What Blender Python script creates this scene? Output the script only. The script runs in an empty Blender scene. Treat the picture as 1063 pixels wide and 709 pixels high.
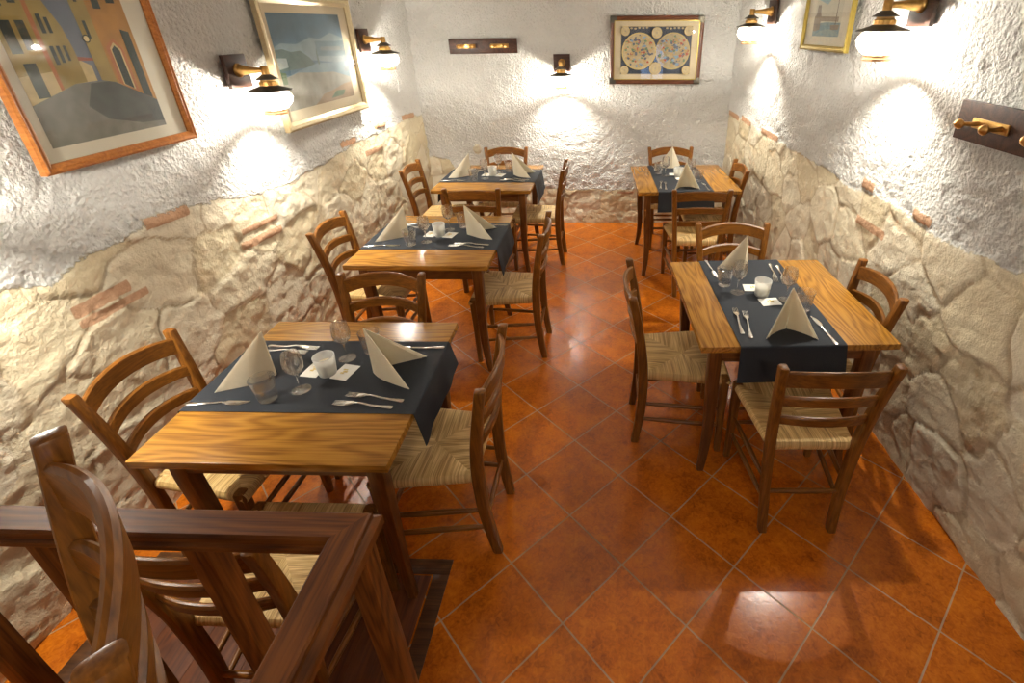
import bpy, bmesh, math, random
import numpy as np
from mathutils import Vector, Matrix

random.seed(7)
PI = math.pi
scene = bpy.context.scene
COL = scene.collection

# ------------------------------------------------------------------ materials
def new_mat(name):
    m = bpy.data.materials.new(name)
    m.use_nodes = True
    nt = m.node_tree
    for n in list(nt.nodes):
        nt.nodes.remove(n)
    out = nt.nodes.new('ShaderNodeOutputMaterial')
    return m, nt, out

def N(nt, kind, **kw):
    n = nt.nodes.new(kind)
    for k, v in kw.items():
        setattr(n, k, v)
    return n

def L(nt, a, b):
    nt.links.new(a, b)

def principled(nt, out, color=None, rough=.5, metal=0.0, spec=.5):
    b = N(nt, 'ShaderNodeBsdfPrincipled')
    if color:
        b.inputs['Base Color'].default_value = (*color, 1)
    b.inputs['Roughness'].default_value = rough
    b.inputs['Metallic'].default_value = metal
    b.inputs['Specular IOR Level'].default_value = spec
    L(nt, b.outputs[0], out.inputs[0])
    return b

def ramp(nt, stops):
    r = N(nt, 'ShaderNodeValToRGB')
    el = r.color_ramp.elements
    while len(el) < len(stops):
        el.new(.5)
    for e, (p, c) in zip(el, stops):
        e.position = p
        e.color = (*c, 1)
    return r

def math_(nt, op, a, b=None, c=None):
    n = N(nt, 'ShaderNodeMath', operation=op)
    for i, x in enumerate((a, b, c)):
        if x is None:
            continue
        if isinstance(x, (int, float)):
            n.inputs[i].default_value = x
        else:
            L(nt, x, n.inputs[i])
    return n.outputs[0]

def mixc(nt, f, a, b, blend='MIX'):
    n = N(nt, 'ShaderNodeMix', data_type='RGBA', blend_type=blend)
    if isinstance(f, (int, float)):
        n.inputs[0].default_value = f
    else:
        L(nt, f, n.inputs[0])
    for i, x in ((6, a), (7, b)):
        if isinstance(x, tuple):
            n.inputs[i].default_value = (*x, 1)
        else:
            L(nt, x, n.inputs[i])
    return n.outputs[2]

def plain(name, color, rough=.5, metal=0.0, spec=.5, var=.12, scale=30, bump=0.0):
    m, nt, out = new_mat(name)
    b = principled(nt, out, color, rough, metal, spec)
    tc = N(nt, 'ShaderNodeTexCoord')
    no = N(nt, 'ShaderNodeTexNoise')
    no.inputs['Scale'].default_value = scale
    no.inputs['Detail'].default_value = 4
    L(nt, tc.outputs['Object'], no.inputs['Vector'])
    d = tuple(c * (1 - var) for c in color)
    l = tuple(min(1, c * (1 + var)) for c in color)
    L(nt, mixc(nt, no.outputs['Fac'], d, l), b.inputs['Base Color'])
    if bump:
        bp = N(nt, 'ShaderNodeBump')
        bp.inputs['Distance'].default_value = bump
        L(nt, no.outputs['Fac'], bp.inputs['Height'])
        L(nt, bp.outputs[0], b.inputs['Normal'])
    return m

def wood(name, dark, light, axis, rough=.32, bold=.5, var=.25, spec=.32):
    """Oak-like grain that runs along one object axis."""
    m, nt, out = new_mat(name)
    b = principled(nt, out, light, rough, 0.0, spec)
    tc = N(nt, 'ShaderNodeTexCoord')
    oi = N(nt, 'ShaderNodeObjectInfo')
    off = N(nt, 'ShaderNodeVectorMath', operation='SCALE')
    comb = N(nt, 'ShaderNodeCombineXYZ')
    for i in range(3):
        L(nt, oi.outputs['Random'], comb.inputs[i])
    L(nt, comb.outputs[0], off.inputs[0])
    off.inputs['Scale'].default_value = 9.0
    add = N(nt, 'ShaderNodeVectorMath', operation='ADD')
    L(nt, tc.outputs['Object'], add.inputs[0])
    L(nt, off.outputs[0], add.inputs[1])
    def mapped(along, across):
        mp = N(nt, 'ShaderNodeMapping')
        s = [across] * 3
        s[axis] = along
        mp.inputs['Scale'].default_value = s
        L(nt, add.outputs[0], mp.inputs['Vector'])
        return mp.outputs[0]
    big = N(nt, 'ShaderNodeTexNoise')
    big.inputs['Scale'].default_value = 1.0
    big.inputs['Detail'].default_value = 1.5
    L(nt, mapped(1.3, 7.0), big.inputs['Vector'])
    rings = math_(nt, 'SINE', math_(nt, 'MULTIPLY', big.outputs['Fac'], 85.0))
    rings = math_(nt, 'MULTIPLY_ADD', rings, .5, .5)
    fine = N(nt, 'ShaderNodeTexNoise')
    fine.inputs['Scale'].default_value = 1.0
    fine.inputs['Detail'].default_value = 3
    L(nt, mapped(5.0, 170.0), fine.inputs['Vector'])
    f = math_(nt, 'MULTIPLY_ADD', rings, bold * .55, math_(nt, 'MULTIPLY', fine.outputs['Fac'], 1 - bold * .4))
    f = math_(nt, 'SUBTRACT', f, .1)
    cr = ramp(nt, [(.12, dark), (.62, light)])
    L(nt, f, cr.inputs[0])
    hv = N(nt, 'ShaderNodeHueSaturation')
    L(nt, cr.outputs[0], hv.inputs['Color'])
    L(nt, math_(nt, 'MULTIPLY_ADD', oi.outputs['Random'], var, 1 - var / 2), hv.inputs['Value'])
    L(nt, hv.outputs[0], b.inputs['Base Color'])
    bp = N(nt, 'ShaderNodeBump')
    bp.inputs['Distance'].default_value = .0006
    bp.inputs['Strength'].default_value = .6
    L(nt, fine.outputs['Fac'], bp.inputs['Height'])
    L(nt, bp.outputs[0], b.inputs['Normal'])
    return m

CH_D, CH_L = (.09, .03, .005), (.25, .094, .013)
TB_D, TB_L = (.17, .064, .009), (.42, .196, .028)
RL_D, RL_L = (.042, .011, .003), (.19, .06, .010)
M = {}
for ax, nm in enumerate('xyz'):
    M['chair_' + nm] = wood('chair_oak_' + nm, CH_D, CH_L, ax, .33, .25)
    M['rail_' + nm] = wood('rail_oak_' + nm, RL_D, RL_L, ax, .42, .45, spec=.2)
M['top'] = wood('table_top_oak', TB_D, TB_L, 0, .22, .52, .12, .45)
for ax, nm in enumerate('xyz'):
    M['leg_' + nm] = wood('table_oak_' + nm, (.08, .027, .006), (.19, .068, .014), ax, .33, .3)
M['dark_wood'] = wood('dark_walnut', (.022, .01, .006), (.07, .03, .018), 1, .4, .5)
M['hatch'] = wood('hatch_boards', (.05, .014, .004), (.13, .036, .008), 1, .6, .5)
M['hatch_frame'] = wood('hatch_frame_oak', (.035, .014, .005), (.1, .04, .012), 0, .45, .4)
M['brass'] = plain('aged_brass', (.62, .37, .12), .33, 1.0, var=.35, scale=60)
M['copper'] = plain('copper_brass', (.75, .42, .22), .3, 1.0, var=.25, scale=60)
M['shade'] = plain('dark_bronze', (.12, .11, .09), .4, .8, var=.3, scale=50)
M['steel'] = plain('polished_steel', (.72, .70, .66), .2, 1.0, var=.06, scale=90)
M['runner'] = plain('charcoal_cloth', (.015, .019, .026), .85, var=.2, scale=220, bump=.0006)
def napkin_mat():
    m, nt, out = new_mat('ivory_napkin')
    tc = N(nt, 'ShaderNodeTexCoord')
    no = N(nt, 'ShaderNodeTexNoise')
    no.inputs['Scale'].default_value = 60
    L(nt, tc.outputs['Object'], no.inputs['Vector'])
    col = mixc(nt, no.outputs['Fac'], (.90, .84, .70), (.94, .89, .76))
    bp = N(nt, 'ShaderNodeBump')
    bp.inputs['Distance'].default_value = .0008
    L(nt, no.outputs['Fac'], bp.inputs['Height'])
    d, t = N(nt, 'ShaderNodeBsdfDiffuse'), N(nt, 'ShaderNodeBsdfTranslucent')
    mx = N(nt, 'ShaderNodeMixShader')
    mx.inputs[0].default_value = .5
    for k, b in enumerate((d, t)):
        L(nt, col, b.inputs['Color'])
        L(nt, bp.outputs[0], b.inputs['Normal'])
        L(nt, b.outputs[0], mx.inputs[k + 1])
    L(nt, mx.outputs[0], out.inputs[0])
    return m
M['napkin'] = napkin_mat()
M['card'] = plain('white_paper', (.82, .80, .72), .5, var=.03, scale=90)
M['print'] = plain('ochre_print', (.62, .47, .16), .5, var=.3, scale=300)
M['wax'] = plain('candle_wax', (.85, .78, .6), .5, var=.03)
M['frame_oak'] = wood('frame_orange_wood', (.22, .07, .015), (.42, .16, .04), 1, .3, .3)
M['frame_gold'] = plain('pale_gilt_frame', (.44, .35, .20), .38, .35, var=.2, scale=80)
M['frame_brown'] = plain('map_frame_brown', (.11, .035, .015), .35, var=.3, scale=60)
M['frame_green_gold'] = plain('olive_gilt_frame', (.40, .29, .06), .35, .6, var=.2, scale=60)
M['corner_metal'] = plain('dark_corner_metal', (.1, .09, .07), .4, .9)
M['mat_cream'] = plain('cream_mount', (.70, .66, .53), .8, var=.03, scale=200)
M['mat_tan'] = plain('tan_mount', (.60, .51, .34), .8, var=.06, scale=200)
M['ceiling'] = plain('white_ceiling', (.74, .72, .68), .9, var=.04, scale=12, bump=.004)

def glassy(name, rough=0.0, tint=(1, 1, 1), frost=0.0, ior=1.45, frost_col=(.9, .9, .88)):
    """thin clear glass: lets light through, reflects by Fresnel, optional frosting"""
    m, nt, out = new_mat(name)
    tr = N(nt, 'ShaderNodeBsdfTransparent')
    tr.inputs[0].default_value = (*tint, 1)
    gl = N(nt, 'ShaderNodeBsdfGlossy')
    gl.inputs['Roughness'].default_value = rough
    lw = N(nt, 'ShaderNodeLayerWeight')
    lw.inputs[0].default_value = .5
    f0 = ((ior - 1) / (ior + 1)) ** 2
    fr = math_(nt, 'MULTIPLY_ADD', math_(nt, 'POWER', lw.outputs['Facing'], 5.0), 1 - f0, f0)
    mx = N(nt, 'ShaderNodeMixShader')
    L(nt, fr, mx.inputs[0])
    L(nt, tr.outputs[0], mx.inputs[1])
    L(nt, gl.outputs[0], mx.inputs[2])
    last = mx.outputs[0]
    if frost:
        tl = N(nt, 'ShaderNodeBsdfTranslucent')
        tl.inputs[0].default_value = (*frost_col, 1)
        df = N(nt, 'ShaderNodeBsdfDiffuse')
        df.inputs[0].default_value = (*frost_col, 1)
        m1 = N(nt, 'ShaderNodeMixShader')
        m1.inputs[0].default_value = .5
        L(nt, tl.outputs[0], m1.inputs[1])
        L(nt, df.outputs[0], m1.inputs[2])
        m2 = N(nt, 'ShaderNodeMixShader')
        m2.inputs[0].default_value = frost
        L(nt, last, m2.inputs[1])
        L(nt, m1.outputs[0], m2.inputs[2])
        last = m2.outputs[0]
    L(nt, last, out.inputs[0])
    return m

M['globe'] = glassy('lamp_globe_glass', frost=.10)
M['pane'] = glassy('picture_glass', rough=.02)
M['frosted'] = glassy('frosted_glass', rough=.3, frost=.45, frost_col=(.93, .93, .9))
def clear_glass():
    m, nt, out = new_mat('clear_table_glass')
    g = N(nt, 'ShaderNodeBsdfGlass')
    g.inputs['IOR'].default_value = 1.48
    g.inputs['Roughness'].default_value = 0.0
    tr = N(nt, 'ShaderNodeBsdfTransparent')
    mx = N(nt, 'ShaderNodeMixShader')
    mx.inputs[0].default_value = .38
    L(nt, g.outputs[0], mx.inputs[1])
    L(nt, tr.outputs[0], mx.inputs[2])
    L(nt, mx.outputs[0], out.inputs[0])
    return m
M['glass'] = clear_glass()

def emitter(name, color, strength):
    m, nt, out = new_mat(name)
    e = N(nt, 'ShaderNodeEmission')
    e.inputs[0].default_value = (*color, 1)
    e.inputs[1].default_value = strength
    L(nt, e.outputs[0], out.inputs[0])
    return m
M['bulb'] = emitter('lit_bulb', (1.0, .95, .84), 1600.0)
M['lens'] = emitter('lit_bulb_face', (1.0, .95, .84), 3200.0)
M['daylight'] = emitter('bright_daylight', (.32, .55, 1.0), 3.2)
M['dome'] = emitter('fill_dome', (1.0, .95, .85), 40.0)  # glow of the dome added for fill light

def rush_mat():
    m, nt, out = new_mat('woven_rush')
    b = principled(nt, out, (.5, .35, .16), .6)
    uv = N(nt, 'ShaderNodeUVMap', uv_map='UVMap')
    oi = N(nt, 'ShaderNodeObjectInfo')
    mp = N(nt, 'ShaderNodeMapping')
    mp.inputs['Scale'].default_value = (260, 8, 1)
    L(nt, uv.outputs[0], mp.inputs['Vector'])
    no = N(nt, 'ShaderNodeTexNoise')
    no.inputs['Scale'].default_value = 1
    no.inputs['Detail'].default_value = 3
    L(nt, mp.outputs[0], no.inputs['Vector'])
    mp2 = N(nt, 'ShaderNodeMapping')
    mp2.inputs['Scale'].default_value = (90, 4, 1)
    L(nt, uv.outputs[0], mp2.inputs['Vector'])
    n2 = N(nt, 'ShaderNodeTexNoise')
    n2.inputs['Scale'].default_value = 1
    L(nt, mp2.outputs[0], n2.inputs['Vector'])
    cr = ramp(nt, [(.30, (.15, .075, .02)), (.46, (.54, .335, .11)), (.66, (.88, .65, .30))])
    L(nt, math_(nt, 'MULTIPLY_ADD', n2.outputs['Fac'], .5, math_(nt, 'MULTIPLY', no.outputs['Fac'], .5)), cr.inputs[0])
    L(nt, cr.outputs[0], b.inputs['Base Color'])
    bp = N(nt, 'ShaderNodeBump')
    bp.inputs['Distance'].default_value = .004
    bp.inputs['Strength'].default_value = .8
    L(nt, no.outputs['Fac'], bp.inputs['Height'])
    L(nt, bp.outputs[0], b.inputs['Normal'])
    return m
M['rush'] = rush_mat()

def floor_mat():
    m, nt, out = new_mat('terracotta_tiles')
    b = principled(nt, out, (.5, .15, .03), .25)
    tc = N(nt, 'ShaderNodeTexCoord')
    mp = N(nt, 'ShaderNodeMapping', vector_type='TEXTURE')
    S = .3112
    mp.inputs['Location'].default_value = (-.1725, 2.7973, 0)
    mp.inputs['Rotation'].default_value = (0, 0, -PI / 4 + .0095)
    mp.inputs['Scale'].default_value = (S, S, 1)
    L(nt, tc.outputs['Object'], mp.inputs['Vector'])
    sx = N(nt, 'ShaderNodeSeparateXYZ')
    L(nt, mp.outputs[0], sx.inputs[0])
    def edge(o):
        fr = math_(nt, 'FRACT', o)
        return math_(nt, 'MINIMUM', fr, math_(nt, 'SUBTRACT', 1.0, fr))
    e = math_(nt, 'MINIMUM', edge(sx.outputs[0]), edge(sx.outputs[1]))
    grout = N(nt, 'ShaderNodeMapRange', interpolation_type='SMOOTHSTEP')
    grout.inputs['From Min'].default_value = .006
    grout.inputs['From Max'].default_value = .012
    L(nt, e, grout.inputs['Value'])
    cell = N(nt, 'ShaderNodeCombineXYZ')
    L(nt, math_(nt, 'FLOOR', sx.outputs[0]), cell.inputs[0])
    L(nt, math_(nt, 'FLOOR', sx.outputs[1]), cell.inputs[1])
    wn = N(nt, 'ShaderNodeTexWhiteNoise', noise_dimensions='2D')
    L(nt, cell.outputs[0], wn.inputs['Vector'])
    n1 = N(nt, 'ShaderNodeTexNoise')
    n1.inputs['Scale'].default_value = 9
    n1.inputs['Detail'].default_value = 6
    n1.inputs['Roughness'].default_value = .65
    L(nt, tc.outputs['Object'], n1.inputs['Vector'])
    n2 = N(nt, 'ShaderNodeTexNoise')
    n2.inputs['Scale'].default_value = 55
    n2.inputs['Detail'].default_value = 5
    n2.inputs['Distortion'].default_value = 1.2
    L(nt, tc.outputs['Object'], n2.inputs['Vector'])
    cr = ramp(nt, [(.3, (.19, .040, .003)), (.5, (.47, .118, .006)), (.72, (.66, .20, .010))])
    f = math_(nt, 'MULTIPLY_ADD', n2.outputs['Fac'], .45, math_(nt, 'MULTIPLY', n1.outputs['Fac'], .55))
    L(nt, f, cr.inputs[0])
    hv = N(nt, 'ShaderNodeHueSaturation')
    L(nt, cr.outputs[0], hv.inputs['Color'])
    L(nt, math_(nt, 'MULTIPLY_ADD', wn.outputs[0], .22, .88), hv.inputs['Value'])
    gcol = mixc(nt, n1.outputs['Fac'], (.14, .065, .02), (.58, .40, .2))
    L(nt, mixc(nt, grout.outputs[0], gcol, hv.outputs[0]), b.inputs['Base Color'])
    L(nt, math_(nt, 'MULTIPLY_ADD', grout.outputs[0], -.35, math_(nt, 'MULTIPLY_ADD', n2.outputs['Fac'], .12, .49)), b.inputs['Roughness'])
    bp = N(nt, 'ShaderNodeBump')
    bp.inputs['Distance'].default_value = .002
    bp.inputs['Strength'].default_value = .4
    h = math_(nt, 'MULTIPLY_ADD', n2.outputs['Fac'], .35, math_(nt, 'MULTIPLY', grout.outputs[0], .5))
    L(nt, h, bp.inputs['Height'])
    L(nt, bp.outputs[0], b.inputs['Normal'])
    return m
M['floor'] = floor_mat()

def masonry_mat():
    """rough white plaster above, cream stone below, thin bricks; zones come from per-vertex measures of the wall"""
    m, nt, out = new_mat('plaster_over_stone')
    b = principled(nt, out, (.8, .78, .74), .85, spec=.25)
    tc = N(nt, 'ShaderNodeTexCoord')
    def attr(n):
        a = N(nt, 'ShaderNodeAttribute', attribute_name=n)
        return a.outputs['Fac']
    stone, joint, tone, brick = attr('stone'), attr('joint'), attr('tone'), attr('brick')
    def noise(scale, detail=3, rough=.5, dist=0):
        n = N(nt, 'ShaderNodeTexNoise')
        n.inputs['Scale'].default_value = scale
        n.inputs['Detail'].default_value = detail
        n.inputs['Roughness'].default_value = rough
        n.inputs['Distortion'].default_value = dist
        L(nt, tc.outputs['Object'], n.inputs['Vector'])
        return n.outputs['Fac']
    a, c, d = noise(52, 6, .62, .3), noise(7, 5, .6), noise(28, 6, .68)
    vor = N(nt, 'ShaderNodeTexVoronoi', feature='SMOOTH_F1')
    vor.inputs['Scale'].default_value = 55
    vor.inputs['Smoothness'].default_value = .6
    L(nt, tc.outputs['Object'], vor.inputs['Vector'])
    def step(v, lo, hi):
        r = N(nt, 'ShaderNodeMapRange', interpolation_type='SMOOTHSTEP')
        r.inputs['From Min'].default_value = lo
        r.inputs['From Max'].default_value = hi
        L(nt, v, r.inputs['Value'])
        return r.outputs[0]
    zone = step(math_(nt, 'MULTIPLY_ADD', math_(nt, 'SUBTRACT', a, .5), .05, stone), -.004, .006)
    st = ramp(nt, [(0, (.58, .49, .32)), (.35, (.65, .57, .405)), (.65, (.70, .635, .49)), (1, (.62, .54, .385))])
    L(nt, tone, st.inputs[0])
    stained = mixc(nt, step(c, .52, .9), st.outputs[0], (.56, .43, .26))
    veins = mixc(nt, step(d, .55, .8), stained, (.74, .68, .55))
    mortar = mixc(nt, step(joint, .004, .016), (.50, .41, .28), veins)
    bk = mixc(nt, d, (.36, .20, .11), (.60, .38, .24))
    body = mixc(nt, step(brick, 0, .006), mortar, bk)
    white = mixc(nt, c, (.68, .665, .62), (.77, .755, .71))
    L(nt, mixc(nt, zone, white, body), b.inputs['Base Color'])
    plaster_h = math_(nt, 'MULTIPLY_ADD', vor.outputs['Distance'], .55, math_(nt, 'MULTIPLY', a, 1.35))
    stone_h = math_(nt, 'MULTIPLY_ADD', d, .45, math_(nt, 'MULTIPLY', c, .25))
    mx = N(nt, 'ShaderNodeMix', data_type='FLOAT')
    L(nt, zone, mx.inputs[0])
    L(nt, plaster_h, mx.inputs[2])
    L(nt, stone_h, mx.inputs[3])
    bp = N(nt, 'ShaderNodeBump')
    bp.inputs['Distance'].default_value = .030
    bp.inputs['Strength'].default_value = .9
    L(nt, mx.outputs[0], bp.inputs['Height'])
    L(nt, bp.outputs[0], b.inputs['Normal'])
    return m
M['wall'] = masonry_mat()

# ------------------------------------------------------------------ object helpers
def finish(name, bm, mats, parent=None, smooth=True, loc=None):
    me = bpy.data.meshes.new(name)
    bmesh.ops.recalc_face_normals(bm, faces=bm.faces[:])
    bm.to_mesh(me)
    bm.free()
    for m in (mats if isinstance(mats, (list, tuple)) else [mats]):
        me.materials.append(m)
    if smooth:
        me.set_sharp_from_angle(angle=math.radians(38))
        for p in me.polygons:
            p.use_smooth = True
    o = bpy.data.objects.new(name, me)
    COL.objects.link(o)
    if parent is not None:
        o.parent = parent
    if loc is not None:
        o.location = loc
    return o

def tag(o, label, cat, group=None):
    o['label'] = label
    o['category'] = cat
    if group:
        o['group'] = group
    return o

def thing(name, label, cat, loc=(0, 0, 0), rz=0.0, group=None):
    o = bpy.data.objects.new(name, None)
    o.empty_display_size = .1
    COL.objects.link(o)
    o.location = loc
    o.rotation_euler = (0, 0, rz)
    return tag(o, label, cat, group)

def copy_thing(root, loc, rz, label, group=None):
    r = root.copy()
    COL.objects.link(r)
    r.location = loc
    r.rotation_euler = (0, 0, rz)
    r['label'] = label
    if group:
        r['group'] = group
    for ch in list(root.children):
        c = ch.copy()
        COL.objects.link(c)
        c.parent = r
        for g in list(ch.children):
            d = g.copy()
            COL.objects.link(d)
            d.parent = c
    return r

def box(bm, lo, hi, bev=0.0, mi=0):
    t = bmesh.new()
    bmesh.ops.create_cube(t, size=1)
    for v in t.verts:
        v.co = Vector([lo[i] + (v.co[i] + .5) * (hi[i] - lo[i]) for i in range(3)])
    if bev:
        bmesh.ops.bevel(t, geom=t.edges[:], offset=bev, segments=2, affect='EDGES', profile=.6)
    merge(bm, t, mi)

def merge(bm, t, mi=0, mat=None):
    if mat is not None:
        t.transform(mat)
    vm = {}
    for v in t.verts:
        vm[v] = bm.verts.new(v.co)
    for f in t.faces:
        try:
            nf = bm.faces.new([vm[v] for v in f.verts])
            nf.material_index = mi
        except ValueError:
            pass
    t.free()

def loft(bm, rings, closed_ring=True, caps=True, mi=0):
    """rings: list of lists of points, same count"""
    vs = [[bm.verts.new(p) for p in r] for r in rings]
    n = len(vs[0])
    for a, b in zip(vs[:-1], vs[1:]):
        for i in range(n if closed_ring else n - 1):
            j = (i + 1) % n
            f = bm.faces.new((a[i], a[j], b[j], b[i]))
            f.material_index = mi
    if caps:
        for r in (vs[0], vs[-1]):
            f = bm.faces.new(r)
            f.material_index = mi
    return vs

def rrect(cx, cy, z, w, d, r=.006):
    """rounded rectangle ring in the horizontal plane"""
    pts = []
    for sx, sy, a0 in ((1, 1, 0), (-1, 1, 90), (-1, -1, 180), (1, -1, 270)):
        for k in (0, 45, 90):
            a = math.radians(a0 + k)
            pts.append((cx + sx * (w / 2 - r) + r * math.cos(a), cy + sy * (d / 2 - r) + r * math.sin(a), z))
    return pts

def tube(bm, pts, rad, seg=10, mi=0, caps=True):
    pts = [Vector(p) for p in pts]
    rs = rad if isinstance(rad, (list, tuple)) else [rad] * len(pts)
    rings = []
    ref = None
    for i, p in enumerate(pts):
        t = (pts[min(i + 1, len(pts) - 1)] - pts[max(i - 1, 0)]).normalized()
        if ref is None:
            ref = Vector((0, 0, 1)) if abs(t.z) < .9 else Vector((1, 0, 0))
        a = t.cross(ref).normalized()
        b = a.cross(t).normalized()
        ref = b
        rings.append([p + rs[i] * (math.cos(2 * PI * k / seg) * a + math.sin(2 * PI * k / seg) * b) for k in range(seg)])
    loft(bm, rings, caps=caps, mi=mi)

def lathe(bm, prof, seg=24, c=(0, 0, 0), mi=0, closed=False):
    """prof: (r, z) list; r=0 ends become poles"""
    rows = []
    for r, z in prof:
        if r < 1e-6:
            rows.append([bm.verts.new((c[0], c[1], c[2] + z))])
        else:
            rows.append([bm.verts.new((c[0] + r * math.cos(2 * PI * k / seg), c[1] + r * math.sin(2 * PI * k / seg), c[2] + z)) for k in range(seg)])
    pairs = list(zip(rows[:-1], rows[1:]))
    if closed:
        pairs.append((rows[-1], rows[0]))
    for a, b in pairs:
        for i in range(seg):
            j = (i + 1) % seg
            if len(a) == 1 and len(b) == 1:
                continue
            if len(a) == 1:
                q = (a[0], b[j], b[i])
            elif len(b) == 1:
                q = (a[i], a[j], b[0])
            else:
                q = (a[i], a[j], b[j], b[i])
            f = bm.faces.new(q)
            f.material_index = mi

def spline(keys, n):
    """Catmull-Rom through keys"""
    ks = [Vector(k) for k in keys]
    out = []
    for i in range(len(ks) - 1):
        p0, p1, p2, p3 = ks[max(i - 1, 0)], ks[i], ks[i + 1], ks[min(i + 2, len(ks) - 1)]
        for k in range(n):
            t = k / n
            out.append(.5 * ((2 * p1) + (-p0 + p2) * t + (2 * p0 - 5 * p1 + 4 * p2 - p3) * t * t + (-p0 + 3 * p1 - 3 * p2 + p3) * t ** 3))
    out.append(ks[-1])
    return out

# ------------------------------------------------------------------ the room shell
rng = np.random.default_rng(11)
LAT = rng.random((24, 96, 96))
def vnoise(u, v, k):
    g = LAT[k % 24]
    iu, iv = np.floor(u).astype(int), np.floor(v).astype(int)
    fu, fv = u - iu, v - iv
    fu, fv = fu * fu * (3 - 2 * fu), fv * fv * (3 - 2 * fv)
    def at(a, b):
        return g[a % 96, b % 96]
    return ((at(iu, iv) * (1 - fu) + at(iu + 1, iv) * fu) * (1 - fv) + (at(iu, iv + 1) * (1 - fu) + at(iu + 1, iv + 1) * fu) * fv) - .5
def fbm(u, v, k, octv=4, gain=.55):
    s, a = 0, 1.0
    for o in range(octv):
        s = s + a * vnoise(u * 2 ** o + 7.3 * o, v * 2 ** o + 3.1 * o, k + o)
        a *= gain
    return s

def masonry_wall(name, us, zs, place, bound, cell, bricks, rough, flat, seed, jdepth=.009, jscale=.8, hole=None, patches=()):
    U, Z = np.meshgrid(us, zs, indexing='ij')
    zb = np.interp(U, [b[0] for b in bound], [b[1] for b in bound])
    zb = zb + .022 * fbm(U * 7, Z * 0 + seed, seed, 3)
    stone = zb - Z
    for pu, pz, pr in patches:
        stone = np.maximum(stone, pr - np.hypot(U - pu, (Z - pz)) - .03 * vnoise(U * 22, Z * 22, seed))
    r = np.random.default_rng(seed)
    cw, chh = cell
    u0, u1, z1 = us.min() - .3, us.max() + .3, 1.45
    seeds = []
    row, z = 0, -.15
    while z < z1:
        u = u0 + (row % 2) * cw / 2
        while u < u1:
            seeds.append((u + r.uniform(-.36, .36) * cw, z + r.uniform(-.36, .36) * chh))
            u += cw
        z += chh
        row += 1
    seeds = np.array(seeds)
    wu = U + .09 * fbm(U * 3.5, Z * 3.5, seed + 2, 3)
    wz = Z + .08 * fbm(U * 3.5 + 9, Z * 3.5, seed + 5, 3)
    f1 = np.full(U.shape, 9.0); f2 = np.full(U.shape, 9.0); idx = np.zeros(U.shape, int)
    for i, (su, sz) in enumerate(seeds):
        d = np.hypot((wu - su) / cw * .27, (wz - sz) / chh * .24)
        closer = d < f1
        f2 = np.where(closer, f1, np.minimum(f2, d))
        idx = np.where(closer, i, idx)
        f1 = np.where(closer, d, f1)
    joint = (f2 - f1) * jscale
    tone = r.random(len(seeds))[idx]
    lift = r.uniform(-1, 1, len(seeds))[idx]
    gu = r.uniform(-1, 1, len(seeds))[idx]
    gz = r.uniform(-1, 1, len(seeds))[idx]
    su, sz = seeds[idx, 0], seeds[idx, 1]
    brick = np.full(U.shape, -.05)
    for bu0, bu1, bz0, bz1, bh in bricks:
        t = np.clip((U - bu0) / (bu1 - bu0), 0, 1)
        c = bz0 + (bz1 - bz0) * t
        w = .006 * vnoise(U * 30, Z * 30, seed + 9)
        brick = np.maximum(brick, np.minimum(np.minimum(U - bu0, bu1 - U), bh / 2 - np.abs(Z - c)) + w)
    stone = np.maximum(stone, brick * .8)
    sm = np.clip(joint / .015, 0, 1)
    sm = sm * sm * (3 - 2 * sm)
    face = .013 * lift * flat + .06 * (gu * (U - su) + gz * (Z - sz)) * flat + rough * (.012 * fbm(U * 5, Z * 5, seed + 3, 2, .6) + .022 * fbm(U * 13, Z * 13, seed + 3, 4, .65))
    rid = np.abs(fbm(U * 5 + 2 * Z, Z * 8 - U, seed + 8, 4, .6))
    d_stone = .016 + sm * (jdepth + face - rough * .022 * rid)
    bs = np.clip(brick / .008, 0, 1)
    d_stone = d_stone * (1 - bs) + bs * (.026 + .004 * fbm(U * 20, Z * 20, seed, 3))
    d_pl = .020 + .016 * fbm(U * 2.2, Z * 2.2, seed + 4, 3) + .011 * fbm(U * 22, Z * 22, seed + 6, 3, .6)
    w = np.clip(stone / .02 + .5, 0, 1)
    D = d_pl * (1 - w) + d_stone * w
    P = place(U, Z, D)
    n, k = U.shape
    verts = np.stack(P, -1).reshape(-1, 3)
    I = np.arange(n * k).reshape(n, k)
    quads = np.stack([I[:-1, :-1], I[1:, :-1], I[1:, 1:], I[:-1, 1:]], -1).reshape(-1, 4)
    if hole is not None:
        cu, cz = (U[:-1, :-1] + U[1:, 1:]) / 2, (Z[:-1, :-1] + Z[1:, 1:]) / 2
        keep = ~((cu > hole[0]) & (cu < hole[1]) & (cz > hole[2]) & (cz < hole[3]))
        quads = quads[keep.reshape(-1)]
    me = bpy.data.meshes.new(name)
    me.from_pydata(verts.tolist(), [], quads.tolist())
    for an, arr in (('stone', stone), ('joint', joint), ('tone', tone), ('brick', brick)):
        at = me.attributes.new(an, 'FLOAT', 'POINT')
        at.data.foreach_set('value', np.ascontiguousarray(arr.reshape(-1), dtype=np.float32))
    me.polygons.foreach_set('use_smooth', [True] * len(me.polygons))
    me.materials.append(M['wall'])
    o = bpy.data.objects.new(name, me)
    COL.objects.link(o)
    o['kind'] = 'structure'
    return o

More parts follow.
